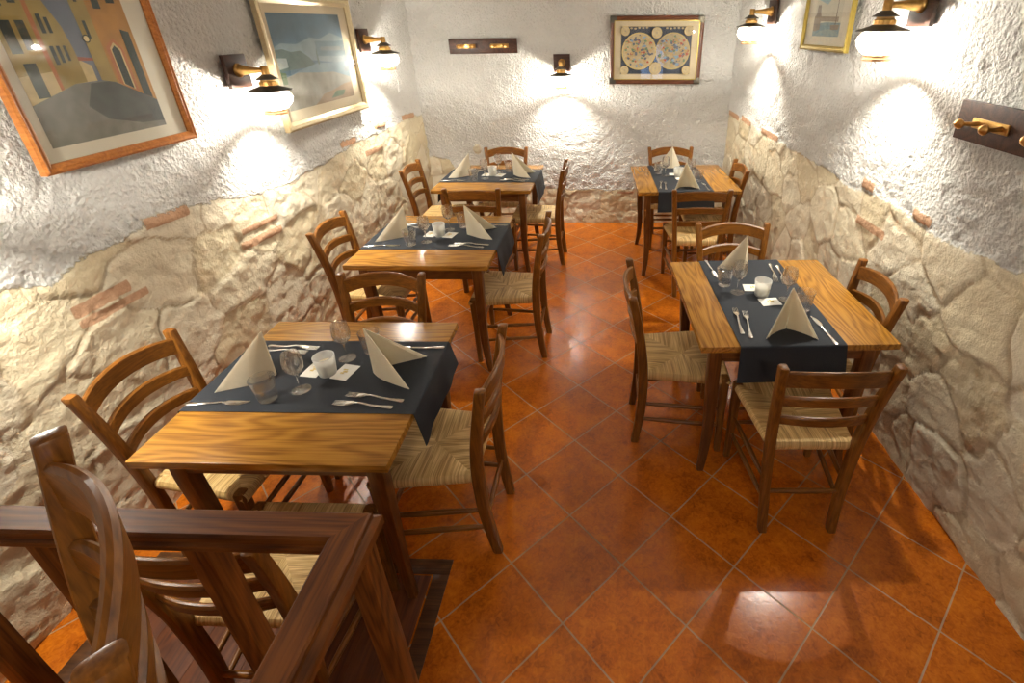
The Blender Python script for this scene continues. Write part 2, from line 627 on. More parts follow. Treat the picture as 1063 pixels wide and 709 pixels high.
YB, YF, ZC = 5.115, -2.2, 2.55
PZ = .58          # height of the landing
LX = lambda y: -2.045 + .035 * y
RX = lambda y: 1.522 - .0625 * y
uy = np.concatenate([np.arange(YF, .7, .05), np.arange(.7, YB + .06, .0125)])
zz = np.concatenate([np.arange(0, 1.5, .0125), np.arange(1.5, ZC + .03, .02)])
LB = [(-2.2, 1.12), (1.2, 1.13), (1.37, 1.17), (1.49, 1.115), (1.54, 1.135), (1.68, 1.175), (1.8, 1.16), (2.02, 1.187), (2.33, 1.165), (2.47, 1.12),
      (2.89, 1.085), (3.21, 1.11), (3.54, 1.14), (3.83, 1.16), (4.27, 1.15), (4.68, 1.17), (5.2, 1.155)]
LBR = [(1.909, 2.151, 1.187, 1.176, .055), (1.505, 1.747, .991, .992, .055), (1.509, 1.809, .936, .936, .04), (2.397, 2.698, .957, .945, .04),
       (2.373, 2.708, .885, .869, .05), (3.514, 3.746, 1.178, 1.172, .05), (3.836, 4.146, 1.042, 1.035, .05), (4.078, 4.274, 1.204, 1.193, .04),
       (4.6, 4.904, 1.19, 1.175, .05)]
RB = [(-2.2, 1.13), (1.55, 1.14), (1.69, 1.13), (1.8, 1.11), (2.02, 1.11), (2.2, 1.12), (2.5, 1.13), (2.74, 1.1), (3.1, 1.12), (3.7, 1.12), (4.4, 1.135), (5.2, 1.14)]
RBR = [(4.757, 5.08, 1.132, 1.139, .05), (4.42, 4.70, 1.139, 1.149, .05), (3.793, 4.162, 1.136, 1.138, .05), (2.495, 2.607, 1.154, 1.162, .055),
       (2.035, 2.176, 1.138, 1.144, .05), (2.314, 2.59, .967, .966, .05)]
BB = [(-2.1, .72), (-1.785, .735), (-1.63, .69), (-1.56, .55), (-1.32, .45), (-.71, .395), (-.39, .37), (.3, .36), (.7, .337), (1.3, .335)]
masonry_wall('wall_left', uy, zz, lambda U, Z, D: (LX(U) + D, U, Z), LB, (.36, .27), LBR, .45, .6, 3, .009, 1.1)
masonry_wall('wall_right', uy, zz, lambda U, Z, D: (RX(U) - D, U, Z), RB, (.30, .26), RBR, .30, .45, 5, .009, .72)
masonry_wall('wall_back', np.arange(-1.96, 1.28, .0125), zz, lambda U, Z, D: (U, YB - D, Z), BB, (.34, .2), [(.1, .28, .335, .335, .03)], .6, .6, 8,
             patches=((-1.33, .80, .045),))
WX0, WX1, WZ0, WZ1 = .74, 1.28, .74, 1.52
masonry_wall('wall_front', np.arange(-2.16, 1.70, .05), np.arange(0, ZC + .03, .05), lambda U, Z, D: (U, YF + D, Z), [(-3, 1.1), (3, 1.1)], (.3, .22), [], .6, .6, 9,
             hole=(WX0, WX1, WZ0, WZ1))
def window_one():
    bm = bmesh.new()
    x0, x1, z0, z1 = WX0 - .05, WX1 + .05, WZ0 - .05, WZ1 + .05
    for lo, hi in (((x0, YF - .03, z0), (x0 + .07, YF + .05, z1)), ((x1 - .07, YF - .03, z0), (x1, YF + .05, z1)),
                   ((x0, YF - .03, z0), (x1, YF + .05, z0 + .07)), ((x0, YF - .03, z1 - .07), (x1, YF + .05, z1)),
                   (((x0 + x1) / 2 - .02, YF - .02, z0), ((x0 + x1) / 2 + .02, YF + .03, z1))):
        box(bm, lo, hi, .004)
    w = finish('window_1', bm, M['leg_z'])
    w['kind'] = 'structure'
    bm = bmesh.new()
    box(bm, (x0 + .02, YF - .025, z0 + .02), (x1 - .02, YF - .015, z1 - .02))
    finish('window_pane', bm, M['daylight'], w)
window_one()

def slab(name, lo, hi, mat):
    bm = bmesh.new()
    box(bm, lo, hi)
    o = finish(name, bm, mat, smooth=False)
    o['kind'] = 'structure'
    return o
slab('floor', (-2.2, YF - .1, -.08), (1.8, YB + .1, 0), M['floor'])
slab('ceiling', (-2.2, YF - .1, ZC), (1.8, YB + .1, ZC + .08), M['ceiling'])
slab('floor_landing', (-2.02, YF + .04, 0), (-.43, .50, PZ), M['floor'])

# the wooden hatch let into the floor by the railing
def hatch():
    t = thing('floor_hatch', 'dark wooden hatch with a framed border set in the tiles below the railing', 'hatch', (-.613, 1.262, 0))
    w, d, b, h = 1.22, .69, .062, .003
    bm = bmesh.new()
    for lo, hi in (((-w, -b, 0), (0, 0, h)), ((-w, -d, 0), (0, -d + b, h)), ((-b, -d + b, 0), (0, -b, h)), ((-w, -d + b, 0), (-w + b, -b, h))):
        box(bm, lo, hi, .001)
    finish('frame', bm, M['hatch_frame'], t)
    bm = bmesh.new()
    n = 6
    pw = (w - 2 * b - .012) / n
    for i in range(n):
        x0 = -w + b + .006 + i * pw
        box(bm, (x0 + .0005, -d + b + .006, 0), (x0 + pw - .0005, -b - .006, h), .0008)
    finish('boards', bm, M['hatch'], t)
hatch()

# ------------------------------------------------------------------ chairs
def post_xy(z):
    """centre of a rear post (right side) at height z"""
    ks = [(0, .143, -.232), (.12, .148, -.216), (.27, .156, -.204), (.45, .166, -.204), (.60, .176, -.217), (.75, .188, -.241), (.875, .199, -.266)]
    for (a, xa, ya), (b, xb, yb) in zip(ks[:-1], ks[1:]):
        if z <= b:
            t = max(0, (z - a) / (b - a))
            return xa + (xb - xa) * t, ya + (yb - ya) * t
    return ks[-1][1:]

def chair_proto(label):
    t = thing('dining_chair', label, 'chair', group='rush seat dining chairs')
    # rear posts
    for s in (-1, 1):
        bm = bmesh.new()
        rings = []
        sp = spline([(s * post_xy(z)[0], post_xy(z)[1], z) for z in (0, .12, .27, .45, .60, .75, .862)], 5)
        for p in sp:
            k = p.z / .87
            rings.append(rrect(p.x, p.y, p.z, .034, .036 + .010 * math.sin(PI * min(1, k * 1.1)), .007))
        p = sp[-1]
        rings.append(rrect(p.x, p.y - .001, p.z + .006, .028, .036, .008))
        rings.append(rrect(p.x, p.y - .002, p.z + .008, .018, .024, .006))
        loft(bm, rings)
        finish('rear_post', bm, M['chair_z'], t)
    # front legs
    for s in (-1, 1):
        bm = bmesh.new()
        rings = []
        for z, w, dx, dy in ((0, .028, .004, .004), (.1, .031, .003, .002), (.25, .036, 0, 0), (.40, .040, 0, 0), (.446, .040, 0, 0), (.453, .034, 0, 0)):
            rings.append(rrect(s * (.193 + dx), .172 + dy, z, w, w, .007))
        loft(bm, rings)
        finish('front_leg', bm, M['chair_z'], t)
    # slats of the ladder back
    for zc, h, arch in ((.805, .068, .026), (.695, .046, .022), (.595, .042, .018)):
        px, py = post_xy(zc)
        bm = bmesh.new()
        rings = []
        n = 16
        for i in range(n + 1):
            a = -1 + 2 * i / n
            x = a * (px - .010)
            q = 1 - a * a
            y = py - .040 * q
            z0, z1 = zc - h / 2 + arch * q, zc + h / 2 + arch * q
            ln = (z1 - zc) * -.17
            th = .0085
            rings.append([(x, y - th + .006, z0), (x, y + th + .006, z0), (x, y + th + .001, z1 - .006), (x, y + .003 + .0, z1),
                          (x, y - .003, z1), (x, y - th, z1 - .006)])
        loft(bm, rings)
        finish('back_slat', bm, M['chair_x'], t)
    # rungs
    def rung(a, b, r=.0095):
        bm = bmesh.new()
        a, b = Vector(a), Vector(b)
        pts = [a.lerp(b, k / 6) for k in range(7)]
        tube(bm, pts, [r * .8, r, r * 1.12, r * 1.15, r * 1.12, r, r * .8], 10)
        ax = 'x' if abs((b - a).x) > abs((b - a).y) else 'y'
        finish('rung', bm, M['chair_' + ax], t)
    for s in (-1, 1):
        for z in (.155, .255):
            px, py = post_xy(z)
            rung((s * px, py, z), (s * .193, .172, z))
    px, py = post_xy(.205)
    rung((-px, py, .205), (px, py, .205))
    rung((-.193, .172, .215), (.193, .172, .215))
    rung((-.193, .172, .30), (.193, .172, .30))
    # woven seat: four triangles of strands running over each rail
    bm = bmesh.new()
    uvl = bm.loops.layers.uv.new('UVMap')
    zt, zbm = .452, .408
    corners = [Vector((-.160, -.186, 0)), Vector((.160, -.186, 0)), Vector((.206, .190, 0)), Vector((-.206, .190, 0))]
    cen = Vector((0, .0, 0))
    sub = 26
    for e in range(4):
        a, b = corners[e], corners[(e + 1) % 4]
        ln = (b - a).length
        prev = None
        for i in range(sub + 1):
            u = i / sub
            rim = a.lerp(b, u)
            # where the strand from the rail meets the seam
            ks = min(u, 1 - u) * 2
            inner_c = a.lerp(cen, min(1, 2 * u)) if u <= .5 else b.lerp(cen, min(1, 2 * (1 - u)))
            out = (rim - cen); out.z = 0
            nrm = Vector(((b - a).y, -(b - a).x, 0)).normalized()
            wob = .0016 * math.sin(u * sub * PI)
            depth = (rim - inner_c).length
            prof = [(0, zbm), (.006, zbm + .010), (.009, zbm + .022), (.006, zt - .010), (0, zt - .002), (-.015, zt + .001)]
            row = []
            for j, (o, z) in enumerate(prof):
                p = rim + nrm * min(o, 1) if o >= 0 else rim.lerp(inner_c, min(1, -o / max(depth, .001)))
                row.append((Vector((p.x, p.y, z + wob)), .02 - o + .05 * (z - zbm)))
            for k in (.5, 1.0):
                p = rim.lerp(inner_c, k)
                sag = -.006 * k * ks
                row.append((Vector((p.x, p.y, zt + sag - .004 * (k == 1.0))), depth * k))
            vs = [(bm.verts.new(p), vv) for p, vv in row]
            if prev:
                for (v0, w0), (v1, w1), (v2, w2), (v3, w3) in zip(prev[1][:-1], vs[:-1], vs[1:], prev[1][1:]):
                    try:
                        f = bm.faces.new((v0, v1, v2, v3))
                    except ValueError:
                        continue
                    for lp, uv in zip(f.loops, ((prev[0] * ln, w0), (u * ln, w1), (u * ln, w2), (prev[0] * ln, w3))):
                        lp[uvl].uv = (uv[0] + e * 1.7, uv[1])
            prev = (u, vs)
    bot = [bm.verts.new((c.x, c.y, zbm)) for c in corners]
    f = bm.faces.new(bot)
    for lp in f.loops:
        lp[uvl].uv = (lp.vert.co.x * .2, lp.vert.co.y)
    o = finish('seat', bm, M['rush'], t)
    o['label'] = 'woven straw rush seat'
    return t

CH = [  # x, y, heading (0 faces away from the camera), height of what it stands on, label
    (.793, 1.665, 0.02, 0, 'rush seat chair in front of the near right table, its back to the camera'),
    (.375, 2.068, -PI / 2, 0, 'rush seat chair on the aisle side of the near right table'),
    (.733, 2.50, PI, 0, 'rush seat chair at the far end of the near right table'),
    (.985, 2.075, PI / 2 - .03, 0, 'rush seat chair between the near right table and the stone wall'),
    (-.672, 1.452, PI / 2, 0, 'rush seat chair on the aisle side of the near left table'),
    (-1.465, 1.392, -PI / 2 - .03, 0, 'rush seat chair between the near left table and the rough stone wall'),
    (-1.083, 1.835, PI, 0, 'rush seat chair at the far end of the near left table'),
    (-1.0, .965, 0, .003, 'rush seat chair behind the railing, pushed under the near left table'),
    (-1.445, 2.805, -PI / 2, 0, 'rush seat chair on the wall side of the middle left table'),
    (-.632, 2.785, PI / 2, 0, 'rush seat chair on the aisle side of the middle left table'),
    (-1.43, 4.185, -PI / 2, 0, 'rush seat chair on the wall side of the far left table'),
    (-.625, 4.172, PI / 2, 0, 'rush seat chair on the aisle side of the far left table'),
    (-.99, 3.745, 0, 0, 'rush seat chair between the middle left and far left tables'),
    (-.984, 4.59, PI, 0, 'rush seat chair between the far left table and the back wall'),
    (.60, 4.538, PI, 0, 'rush seat chair between the far right table and the back wall'),
    (.84, 4.115, PI / 2, 0, 'rush seat chair between the far right table and the right stone wall'),
    (.672, 3.69, 0, 0, 'rush seat chair in front of the far right table, facing the back wall'),
    (-.739, .131, math.radians(140.8), PZ, 'rush seat chair on the raised landing, cut off at the lower left corner'),
]
proto = None
for x, y, rz, z, lab in CH:
    if proto is None:
        proto = chair_proto(lab)
        proto.location, proto.rotation_euler = (x, y, z), (0, 0, rz)
    else:
        copy_thing(proto, (x, y, z), rz, lab)

# ------------------------------------------------------------------ tables
TW, TL, TZ = .81, .8044, .75
def table_proto(label):
    t = thing('dining_table', label, 'table', group='square oak dining tables')
    bm = bmesh.new()
    box(bm, (-TW / 2, -TL / 2, TZ - .03), (TW / 2, TL / 2, TZ), .005)
    finish('table_top', bm, M['top'], t)
    i, th, z0, z1 = .062, .02, .635, TZ - .03
    ax, ay = TW / 2 - i, TL / 2 - i
    for nm, lo, hi, mt in (('n', (-ax, -ay, z0), (ax, -ay + th, z1), 'leg_x'), ('f', (-ax, ay - th, z0), (ax, ay, z1), 'leg_x'),
                           ('l', (-ax, -ay + th, z0), (-ax + th, ay - th, z1), 'leg_y'), ('r', (ax - th, -ay + th, z0), (ax, ay - th, z1), 'leg_y')):
        bm = bmesh.new()
        box(bm, lo, hi, .002)
        finish('apron', bm, M[mt], t)
    for sx in (-1, 1):
        for sy in (-1, 1):
            bm = bmesh.new()
            rings = []
            for p in spline([(.0, .052, .720), (.0, .054, .60), (-.006, .050, .42), (-.010, .044, .25), (-.004, .038, .12), (.012, .032, .0)], 5):
                rings.append(rrect(sx * (ax - .02 + p.x), sy * (ay - .02 + p.x), p.z, p.y, p.y, .007))
            loft(bm, rings)
            finish('leg', bm, M['leg_z'], t)
    return t

TB = [  # x, y, rotation, name, ends
    (-1.0608, 1.452, .0024, 'near left table', ('wall', 'aisle')),
    (-1.0541, 2.8322, -.0062, 'middle left table', ('wall', 'aisle')),
    (-1.0083, 4.227, -.0205, 'far left table', ('wall', 'aisle')),
    (.6294, 4.1751, .0357 + PI / 2, 'far right table', ('near', 'far')),
    (.764, 2.0994, .0446 + PI / 2, 'near right table', ('near', 'far')),
]
TLAB = ['square oak table nearest the railing, beside the rough left wall', 'square oak table in the middle of the left row',
        'square oak table at the far end of the left row', 'square oak table in the far right corner by the back wall',
        'square oak table in front of the far right one, near the right stone wall']

# small things that stand on every table -------------------------------------------------
def runner_mesh(name, halflen, drop, skew):
    """cloth strip across the table top that hangs down at both ends"""
    bm = bmesh.new()
    path = []
    r = .008
    e = TW / 2 + .006
    zt = .0015
    for i in range(21):
        path.append((-e + r + i * (2 * e - 2 * r) / 20, zt, 0))
    right = []
    for k in range(1, 7):
        a = k / 6 * PI / 2
        right.append((e - r + r * math.sin(a), zt - r + r * math.cos(a), 0))
    for k in range(1, 9):
        s = k / 8
        right.append((e + .022 * s, zt - r - drop * s, s))
    left = [(-x, z, s) for x, z, s in reversed(right)]
    path = left + path + right
    ny = 22
    rows = []
    for x, z, s in path:
        row = []
        for j in range(ny + 1):
            v = j / ny
            y = -.182 + .428 * v
            wav = .004 * s * math.sin(v * 9 + (2 if x > 0 else 0)) + .002 * s * math.sin(v * 21)
            zz_ = z - s * skew * (1 - v) * (1 if x > 0 else .2)
            lump = .0006 * math.sin(x * 31 + v * 4) * math.sin(v * 17) if s == 0 else 0
            row.append((x + (wav if x > 0 else -wav), y - (.012 * s if v < .5 else -.006 * s) * abs(2 * v - 1), zz_ + max(0, lump)))
        rows.append(row)
    def sheet(off):
        vs = []
        for i, row in enumerate(rows):
            a = Vector((path[max(i - 1, 0)][0], 0, path[max(i - 1, 0)][1]))
            b = Vector((path[min(i + 1, len(path) - 1)][0], 0, path[min(i + 1, len(path) - 1)][1]))
            t = (b - a).normalized()
            n = Vector((-t.z, 0, t.x))
            vs.append([bm.verts.new(Vector(p) + n * off) for p in row])
        return vs
    A, B = sheet(.0012), sheet(0)
    for S in (A, B):
        for r0, r1 in zip(S[:-1], S[1:]):
            for j in range(ny):
                bm.faces.new((r0[j], r0[j + 1], r1[j + 1], r1[j]))
    for i in range(len(A) - 1):
        for j in (0, ny):
            bm.faces.new((A[i][j], A[i + 1][j], B[i + 1][j], B[i][j]))
    for i in (0, len(A) - 1):
        for j in range(ny):
            bm.faces.new((A[i][j], A[i][j + 1], B[i][j + 1], B[i][j]))
    return bm

def outline_solid(bm, pts, zf, th):
    """flat outline in xy, bent in height by zf(x), with thickness"""
    top = [bm.verts.new((x, y, zf(x) + th)) for x, y in pts]
    bot = [bm.verts.new((x, y, zf(x))) for x, y in pts]
    n = len(pts)
    for i in range(n):
        j = (i + 1) % n
        bm.faces.new((top[i], top[j], bot[j], bot[i]))
    return top, bot

def strip_solid(bm, stations, zf, th):
    """stations (x, half width, centre y): smooth flat piece, bent by zf"""
    rings = []
    for x, hw, cy in stations:
        z = zf(x)
        rings.append([(x, cy - hw, z + th * .35), (x, cy - hw * .6, z + th), (x, cy + hw * .6, z + th), (x, cy + hw, z + th * .35),
                      (x, cy + hw * .6, z), (x, cy - hw * .6, z)])
    loft(bm, rings)

def handle_stations():
    return [(-.005, .0028, 0), (.012, .0036, 0), (.04, .0040, 0), (.075, .0055, 0), (.100, .0078, 0), (.112, .0088, 0), (.119, .0080, 0), (.123, .004, 0)]

def fork_bm():
    bm = bmesh.new()
    zf = lambda x: .0012 + .009 * math.exp(-((x + .005) / .035) ** 2)
    strip_solid(bm, handle_stations(), zf, .0026)
    strip_solid(bm, [(-.004, .0029, 0), (-.016, .0042, 0), (-.026, .0088, 0), (-.036, .0112, 0), (-.052, .0118, 0)], zf, .002)
    for k in range(4):
        cy = -.0100 + k * .00667
        strip_solid(bm, [(-.050, .0018, cy), (-.075, .0014, cy), (-.093, .0011, cy * .97), (-.097, .0006, cy * .97)], zf, .0018)
    return bm

def knife_bm():
    bm = bmesh.new()
    zf = lambda x: .0012 + .003 * math.exp(-((x + .01) / .03) ** 2)
    strip_solid(bm, handle_stations(), zf, .003)
    strip_solid(bm, [(-.004, .0030, 0), (-.014, .0045, 0), (-.020, .0100, .001), (-.04, .0115, .002), (-.062, .0108, .002), (-.08, .0072, 0),
                     (-.092, .0035, -.003), (-.097, .0008, -.005)], zf, .0015)
    return bm

def tumbler_bm():
    bm = bmesh.new()
    lathe(bm, [(0, .0), (.027, 0), (.0295, .002), (.0345, .04), (.0405, .090), (.0412, .0925), (.0395, .0925), (.0385, .090), (.0325, .04), (.0280, .014), (.020, .011), (0, .010)], 28)
    return bm

def wine_bm():
    bm = bmesh.new()
    lathe(bm, [(0, 0), (.031, 0), (.0325, .001), (.030, .0025), (.012, .006), (.0048, .011), (.0036, .022), (.0036, .060), (.006, .070), (.018, .079), (.029, .093),
               (.0338, .112), (.0335, .130), (.0300, .152), (.0285, .160), (.0275, .160), (.0288, .152), (.0323, .130), (.0326, .112), (.0278, .094), (.017, .081), (.004, .075), (0, .0745)], 28)
    return bm

def holder_parts(t):
    bm = bmesh.new()
    lathe(bm, [(0, 0), (.029, 0), (.031, .002), (.0345, .035), (.0385, .078), (.0388, .080), (.0355, .080), (.0350, .078), (.0310, .035), (.028, .010), (0, .009)], 28)
    finish('glass_cup', bm, M['frosted'], t)
    bm = bmesh.new()
    lathe(bm, [(0, .0095), (.0265, .0105), (.0295, .035), (.0298, .048), (.028, .050), (.006, .047), (0, .047)], 24)
    c = finish('candle', bm, M['wax'], t)
    bm = bmesh.new()
    tube(bm, [(0, 0, .046), (.001, 0, .054), (.002, .001, .058)], .0008, 6)
    finish('wick', bm, M['dark_wood'], c)

def sachet_parts(t):
    bm = bmesh.new()
    n = 8
    rings = []
    for i in range(n + 1):
        x = -.034 + .068 * i / n
        h = .0012 + .0030 * max(0, 1 - (abs(x) / .03) ** 2)
        rings.append([(x, -.045, .0002), (x, -.045, .001), (x, -.036, .001 + h * .3), (x, 0, .001 + h), (x, .036, .001 + h * .3), (x, .045, .001), (x, .045, .0002)])
    loft(bm, rings)
    finish('paper', bm, M['card'], t)
    bm = bmesh.new()
    z = .0056
    for x0, y0, x1, y1 in ((-.011, -.016, .003, -.008), (-.006, -.006, .012, .002), (-.012, .006, .006, .012)):
        box(bm, (x0, y0, z - .0008), (x1, y1, z), 0)
    finish('printed_mark', bm, M['print'], t)

def napkin_bm(depth, spread, h, seed):
    """a folded napkin standing like a small tent: ridge towards the table centre, open towards the diner (-x)"""
    r = random.Random(seed)
    bm = bmesh.new()
    def wing(sg, k, off):
        A = Vector((0, 0, h))
        R = Vector((off, 0, 0.002))
        C = Vector((-depth * k, sg * spread * k, .002))
        n = 10
        thick = .0032
        nrm = (R - A).cross(C - A).normalized() * sg
        grid = []
        for i in range(n + 1):
            s = i / n
            row = []
            for j in range(n + 1):
                t_ = j / n
                base = R.lerp(C, t_)
                p = A.lerp(base, s)
                bulge = .016 * math.sin(PI * t_) * s + .004 * math.sin(6 * t_ + seed) * s * s
                low = .018 * s * s * math.sin(PI * t_)            # the hem bows outward along the cloth
                p = p + nrm * bulge + (base - A).normalized() * 0
                p.z = max(.0015, p.z - 0)
                row.append(p)
            grid.append(row)
        for o_ in (0, 1):
            vs = [[bm.verts.new(p + nrm * thick * o_) for p in row] for row in grid]
            for a, b in zip(vs[:-1], vs[1:]):
                for j in range(n):
                    bm.faces.new((a[j], a[j + 1], b[j + 1], b[j]))
            if o_ == 0:
                first = vs
        for j in range(n):
            bm.faces.new((first[n][j], first[n][j + 1], vs[n][j + 1], vs[n][j]))
        for i in range(n):
            bm.faces.new((first[i][n], first[i + 1][n], vs[i + 1][n], vs[i][n]))
            bm.faces.new((first[i][0], first[i + 1][0], vs[i + 1][0], vs[i][0]))
    wing(1, 1.0, 0)
    wing(-1, 1.0, 0)
    wing(1, .90, -.006)
    wing(-1, .90, -.006)
    bmesh.ops.remove_doubles(bm, verts=bm.verts[:], dist=.0002)
    return bm

protos = {}
def put(kind, build, mat, label, cat, loc, rz, group):
    """first time builds the piece, afterwards copies it; 'build' gives a mesh, or fills a parent with parts when mat is None"""
    if kind not in protos:
        if mat is None:
            o = thing(kind, label, cat, loc, rz, group)
            build(o)
        else:
            o = finish(kind, build(), mat)
            o.location, o.rotation_euler = loc, (0, 0, rz)
            tag(o, label, cat, group)
        protos[kind] = o
        return o
    return copy_thing(protos[kind], loc, rz, label, group)

tproto = None
for ti, (tx, ty, tr, tname, ends) in enumerate(TB):
    if tproto is None:
        tproto = table_proto(TLAB[ti])
        tproto.location, tproto.rotation_euler = (tx, ty, .0), (0, 0, tr)
    else:
        copy_thing(tproto, (tx, ty, 0), tr, TLAB[ti])
    rr = random.Random(50 + ti)
    top = TZ + .0002
    cs, sn = math.cos(tr), math.sin(tr)
    def at(x, y, z=top):
        return (tx + x * cs - y * sn, ty + x * sn + y * cs, z)
    drop = (.105, .13, .165, .15, .150)[ti]
    ro = finish('table_runner', runner_mesh('table_runner', TW / 2, drop, (.02, .03, .03, .01, .005)[ti]), M['runner'])
    ro.location, ro.rotation_euler = at(0, 0), (0, 0, tr)
    tag(ro, 'charcoal cloth runner laid across the %s' % tname, 'table runner', 'charcoal table runners')
    z = top + .0034
    put('candle_holder', holder_parts, None, 'frosted glass candle holder with a white candle on the %s' % tname, 'candle holder', at(.01, .03, z), rr.uniform(0, 3), 'candle holders')
    # two paper sachets beside the candle
    put('paper_sachet', sachet_parts, None, 'white paper sachet %s the candle on the %s' % ('left of' if ti < 3 else 'behind' , tname), 'sachet',
        at(-.052, .052, z) if ti < 3 else at(.082, .048, z), tr - .12, 'paper sachets')
    put('paper_sachet', sachet_parts, None, 'white paper sachet %s the candle on the %s' % ('right of' if ti < 3 else 'in front of', tname), 'sachet',
        at(.072, .038, z) if ti < 3 else at(-.056, .012, z), tr - .2 if ti < 3 else tr + .1, 'paper sachets')
    for side, (sg, end) in enumerate(((-1, ends[0]), (1, ends[1]))):
        # one setting, written for the diner who sits at -x; the other is turned by half a turn about the runner's middle
        def S(x, y):
            x, y = x + rr.uniform(-.006, .006), (y - .031) + rr.uniform(-.005, .005)
            return at(x * (1 if sg < 0 else -1), .031 + y * (1 if sg < 0 else -1), z)
        base = tr + (0 if sg < 0 else PI)
        phrase = '%s side of the %s' % (end, tname) if ti < 3 else '%s end of the %s' % (end, tname)
        dp, sp = (.17, .095) if ti < 3 else (.085, .10)
        key = (ti, side)
        turn = {(0, 0): .06, (0, 1): .0, (4, 1): .5, (3, 1): .1}.get(key, rr.uniform(-.08, .08))
        nb = finish('napkin', napkin_bm(dp, sp, .195, ti * 2 + side), M['napkin'])
        nx = -.185 if ti < 3 else -.285
        nb.location, nb.rotation_euler = S(nx, .02), (0, 0, base + turn)
        tag(nb, 'ivory napkin folded to a standing point, %s' % phrase, 'napkin', 'folded ivory napkins')
        put('wine_glass', wine_bm, M['glass'], 'small stemmed wine glass, %s' % phrase, 'wine glass', S(-.04, -.07), 0, 'wine glasses')
        put('water_tumbler', tumbler_bm, M['glass'], 'clear water tumbler, %s' % phrase, 'tumbler', S(-.125, -.115), 0, 'water tumblers')
        put('fish_knife', knife_bm, M['steel'], 'steel fish knife, %s' % phrase, 'knife', S(-.285, -.137), base + PI + .06, 'fish knives')
        put('fork', fork_bm, M['steel'], 'steel fork next to the napkin, %s' % phrase, 'fork', S(-.235, .165), base + PI - .12 + rr.uniform(-.05, .05), 'forks')
        put('fork', fork_bm, M['steel'], 'steel fork on the runner edge, outside the other, %s' % phrase, 'fork', S(-.205, .2), base + PI - .12 + rr.uniform(-.05, .05), 'forks')

# ------------------------------------------------------------------ lanterns
def lantern_proto(label):
    """wall lantern; local +x points away from the wall, z=0 is the arm's height, x=0 the wall"""
    t = thing('wall_lantern', label, 'lamp', group='brass wall lanterns')
    bm = bmesh.new()
    box(bm, (0, -.078, -.085), (.022, .078, .075), .004)
    o = finish('backplate', bm, M['dark_wood'], t)
    o['label'] = 'dark wooden backplate'
    X = .165
    bm = bmesh.new()
    tube(bm, [(.022, 0, 0), (.028, 0, 0), (.034, 0, 0), (.06, 0, .0), (.09, 0, .0), (.125, 0, 0), (X, 0, 0)], [.034, .034, .027, .023, .017, .013, .012], 18)
    lathe(bm, [(0, -.022), (.018, -.022), (.018, .016), (.016, .019), (0, .019)], 18, (X, 0, 0))
    finish('arm', bm, M['brass'], t)
    bm = bmesh.new()
    lathe(bm, [(0, -.020), (.020, -.021), (.038, -.034), (.052, -.042), (.052, -.045), (.036, -.040), (.02, -.032), (0, -.031)], 28, (X, 0, 0))
    finish('smoke_cap', bm, M['shade'], t)
    bm = bmesh.new()
    lathe(bm, [(.033, -.036), (.035, -.052), (.041, -.056), (.041, -.074), (.036, -.078), (.033, -.074), (.033, -.04)], 28, (X, 0, 0), closed=True)
    for k in range(12):
        a = 2 * PI * k / 12
        box(bm, (X + .040 * math.cos(a) - .003, .040 * math.sin(a) - .003, -.072), (X + .040 * math.cos(a) + .003, .040 * math.sin(a) + .003, -.058), .001)
    finish('gallery', bm, M['brass'], t)
    bm = bmesh.new()
    lathe(bm, [(0, -.070), (.036, -.072), (.060, -.082), (.104, -.096), (.105, -.099), (.060, -.087), (.036, -.078), (0, -.077)], 40, (X, 0, 0))
    finish('shade', bm, M['shade'], t)
    prof = [(.058, -.094), (.078, -.106), (.091, -.122), (.095, -.138), (.090, -.156), (.076, -.174), (.056, -.190), (.050, -.194)]
    bm = bmesh.new()
    lathe(bm, prof, 40, (X, 0, 0))
    g = finish('globe', bm, M['globe'], t)
    bm = bmesh.new()
    for k in range(4):
        a = 2 * PI * k / 4 + PI / 4
        tube(bm, [(X + (r + .002) * math.cos(a), (r + .002) * math.sin(a), z) for r, z in prof], .0011, 6)
    tube(bm, [(X + .097 * math.cos(2 * PI * k / 40), .097 * math.sin(2 * PI * k / 40), -.138) for k in range(41)], .0011, 6, caps=False)
    finish('guard_wire', bm, M['brass'], g)
    bm = bmesh.new()
    lathe(bm, [(.050, -.190), (.055, -.191), (.055, -.203), (.059, -.206), (.059, -.214), (.055, -.216), (.050, -.216)], 32, (X, 0, 0), closed=True)
    finish('base_ring', bm, M['copper'], t)
    bm = bmesh.new()
    lathe(bm, [(0, -.098), (.016, -.098), (.016, -.135), (.013, -.146), (0, -.146)], 20, (X, 0, 0))
    finish('socket', bm, M['copper'], t)
    bm = bmesh.new()
    lathe(bm, [(0, -.1462), (.010, -.1465), (.016, -.152), (.0225, -.165), (.0225, -.169), (.021, -.1705), (0, -.1705)], 24, (X, 0, 0))
    o = finish('bulb', bm, M['bulb'], t)
    bm = bmesh.new()
    lathe(bm, [(.0205, -.1708), (.018, -.1716), (.010, -.1722), (0, -.1724)], 24, (X, 0, 0))
    finish('bulb_face', bm, M['lens'], o)
    o['label'] = 'glowing white bulb'
    return t

